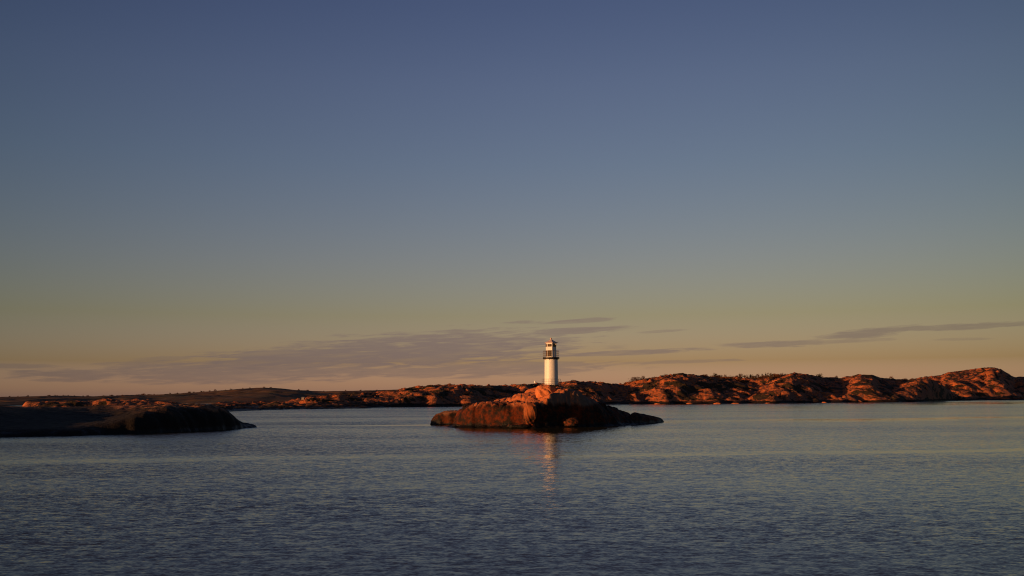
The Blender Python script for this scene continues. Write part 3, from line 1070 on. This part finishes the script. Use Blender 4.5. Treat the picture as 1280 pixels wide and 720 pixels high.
plant(0, 782, 473.5, 'main', 'small rusty bush at the left end of the thicket right of the lighthouse', hpx=5)
plant(2, 789, 470.5, 'main', 'taller rusty bush with twiggy top on the ridge right of the lighthouse', hpx=8)
plant(1, 796, 470.8, 'main', 'broad rusty bush in the middle of the thicket right of the lighthouse', hpx=7)
plant(0, 804, 472, 'main', 'rounded brown bush at the right end of the thicket right of the lighthouse', hpx=5)
plant(5, 1024.5, 466.2, 'main', 'lone dark round tree on the rocky knoll', hpx=6, name='tree', cat='tree')
plant(0, 1115, 469.5, 'main', 'lone small reddish bush on the saddle between the rocky hills', hpx=5)
RB_ = 'low rusty bush in the dense scrub along the middle ridge'
SP_ = 'thin dark spiky conifer rising from the scrub on the middle ridge'
for (k, px, hp) in ((3, 818, 3), (3, 832, 3), (1, 882, 4), (0, 889, 5), (5, 894, 5), (1, 901, 4), (0, 908, 4.5), (3, 914, 4), (1, 921, 5), (0, 927, 5), (2, 932, 5), (3, 941, 5), (0, 948, 5.5), (1, 955, 5), (2, 962, 6), (1, 969, 5.5), (3, 976, 4)):
    for bk, dd in ((0, 0), (-14, 2)):
        plant(k, px + dd + rng.uniform(-1, 1), 0, 'main', RB_, 'bushes in the scrub on the middle ridge', hpx=hp * rng.uniform(.8, 1.15), back=bk)
for (px, hp) in ((899, 5.5), (924.5, 7), (938.5, 9.5), (942, 6), (953, 7.5), (957.5, 8.5), (966, 7)):
    plant(4, px, 0, 'main', SP_, 'spiky conifers on the middle ridge', hpx=hp * .78, back=-6, name='conifer', cat='conifer')
SC_ = 'small scattered bush on the open rock of the main ridge'
for px in (716, 735, 748, 562, 600, 640, 655, 1046, 1066, 1132, 1156):
    plant(rng.choice((0, 1, 3)), px, 0, 'main', SC_, 'scattered bushes on the open ridge', hpx=rng.uniform(2.0, 3.0))
FT_ = 'tiny dark tree on the skyline of the far wooded coast at the left'
TER['hills_'] = TER['hills']
for px in [12, 24, 36, 62, 68, 73, 78, 84, 95, 106, 111, 118, 129, 141, 152, 170, 182, 193, 205, 214, 222, 237, 243, 250, 256, 262, 270, 283, 290, 304, 312, 331, 338, 372, 379, 384, 405, 431, 452, 470]:
    plant(rng.choice((0, 5, 5, 1)), px + rng.uniform(-2, 2), 0, 'hills', FT_, 'trees along the far wooded skyline', hpx=rng.uniform(1.3, 2.6), name='tree', cat='tree')

# ------------------------------------------------------------------ small built things far off
c = crest('main', 669)
bx_, by_ = ang(669, 478)[0] * c.y, c.y
sm = empty('sea_mark', (bx_, by_, ground('main', bx_, by_) - .2))
k_ = (c.y / F) * 3.4 / 2.4
sm.scale = (k_, k_, k_)
tag(sm, 'tiny white sea mark on the ridge skyline just left of the lighthouse', 'sea mark')
part('cairn', lathe([(0, 0), (.95, 0), (.85, 1.0), (.62, 1.8), (.3, 1.95), (0, 1.95)], 16), M_WHITE, sm, True, 40)
part('top_mark', lathe([(0, 1.9), (.12, 1.9), (.12, 2.2), (.32, 2.3), (.28, 2.6), (0, 2.75)], 12), M_WHITE, sm, True, 40)

v = at(379, 500.3, 560)
hy = 640.0
hx = ang(379, 500)[0] * hy
hz = ground('main', hx, hy)
hs = empty('cabin', (hx, hy, max(hz, .4) - .3), R(-15))
hs.scale = (.65, .65, .65)
tag(hs, 'tiny pale grey cabin at the foot of the hills left of centre', 'cabin')
bm = bmesh.new()
box(bm, (0, 0, 1.2), (2.6, 2.2, 2.4))
part('wall', bm, mat('grey_boards', (.22, .21, .21), .8)[0], hs)
bm = bmesh.new()
vv = [bm.verts.new(p_) for p_ in ((-1.5, -1.35, 2.3), (1.5, -1.35, 2.3), (1.5, 1.35, 2.3), (-1.5, 1.35, 2.3), (-1.5, 0, 3.3), (1.5, 0, 3.3))]
for f_ in ((0, 1, 5, 4), (2, 3, 4, 5), (0, 4, 3), (1, 2, 5), (0, 3, 2, 1)):
    bm.faces.new([vv[i] for i in f_])
part('roof', bm, mat('grey_roof', (.20, .19, .19), .7)[0], hs)
bm = bmesh.new()
box(bm, (.3, -1.12, 1.0), (.8, .06, 1.9))
part('door', bm, M_BRASS, hs)

# shore rocks that catch the light below the ridges
for i_, (px, py, sz) in enumerate(((896, 505.2, 3), (919, 504.8, 3), (822, 505.5, 2.4), (1085, 502.9, 6), (1102, 502.7, 5), (1120, 502.6, 4), (1058, 503.2, 4), (1070, 503.1, 5), (960, 504.4, 2.5), (1030, 503.6, 2.5), (862, 505, 2.6), (700, 506, 2.4), (788, 505.4, 2), (520, 508.2, 2.5), (450, 509.6, 2.2))):
    q = shore(px, py)
    lab = ('orange rock low in the water in front of the rocky hills')
    boulder('rock', (q.x, q.y, .1), (sz * rng.uniform(.7, 1.1), sz * .6, sz * rng.uniform(.18, .34)), M_LEDGE, 60 + i_, lab, rng.uniform(-.4, .4), sub=4, rough=.34, group='rocks along the waterline of the rocky hills')

LAB = {'water': ('calm blue grey sea rippled by a light wind', 'sea'), 'islet': ('rocky islet of orange and black granite carrying the lighthouse', 'islet'),
       'island': ('dark shaded rock island at the left edge of the picture', 'island'), 'hills': ('far dark wooded coast along the horizon at the left', 'coast'),
       'skerry': ('low skerry with orange tips just above the dark left island', 'skerry'), 'skerry.001': ('thin low skerry between the dark island and the main ridge', 'skerry'),
       'rocky_hills': ('long ridge of sunlit orange rock behind the lighthouse', 'hills'), 'rocky_hills.001': ('higher rocky hill across the sound at the right edge', 'hill')}
for k_, (l_, c_) in LAB.items():
    tag(bpy.data.objects[k_], l_, c_)

S.cycles.use_denoising = True
S.cycles.filter_width = 1.1
S.cycles.max_bounces = 6
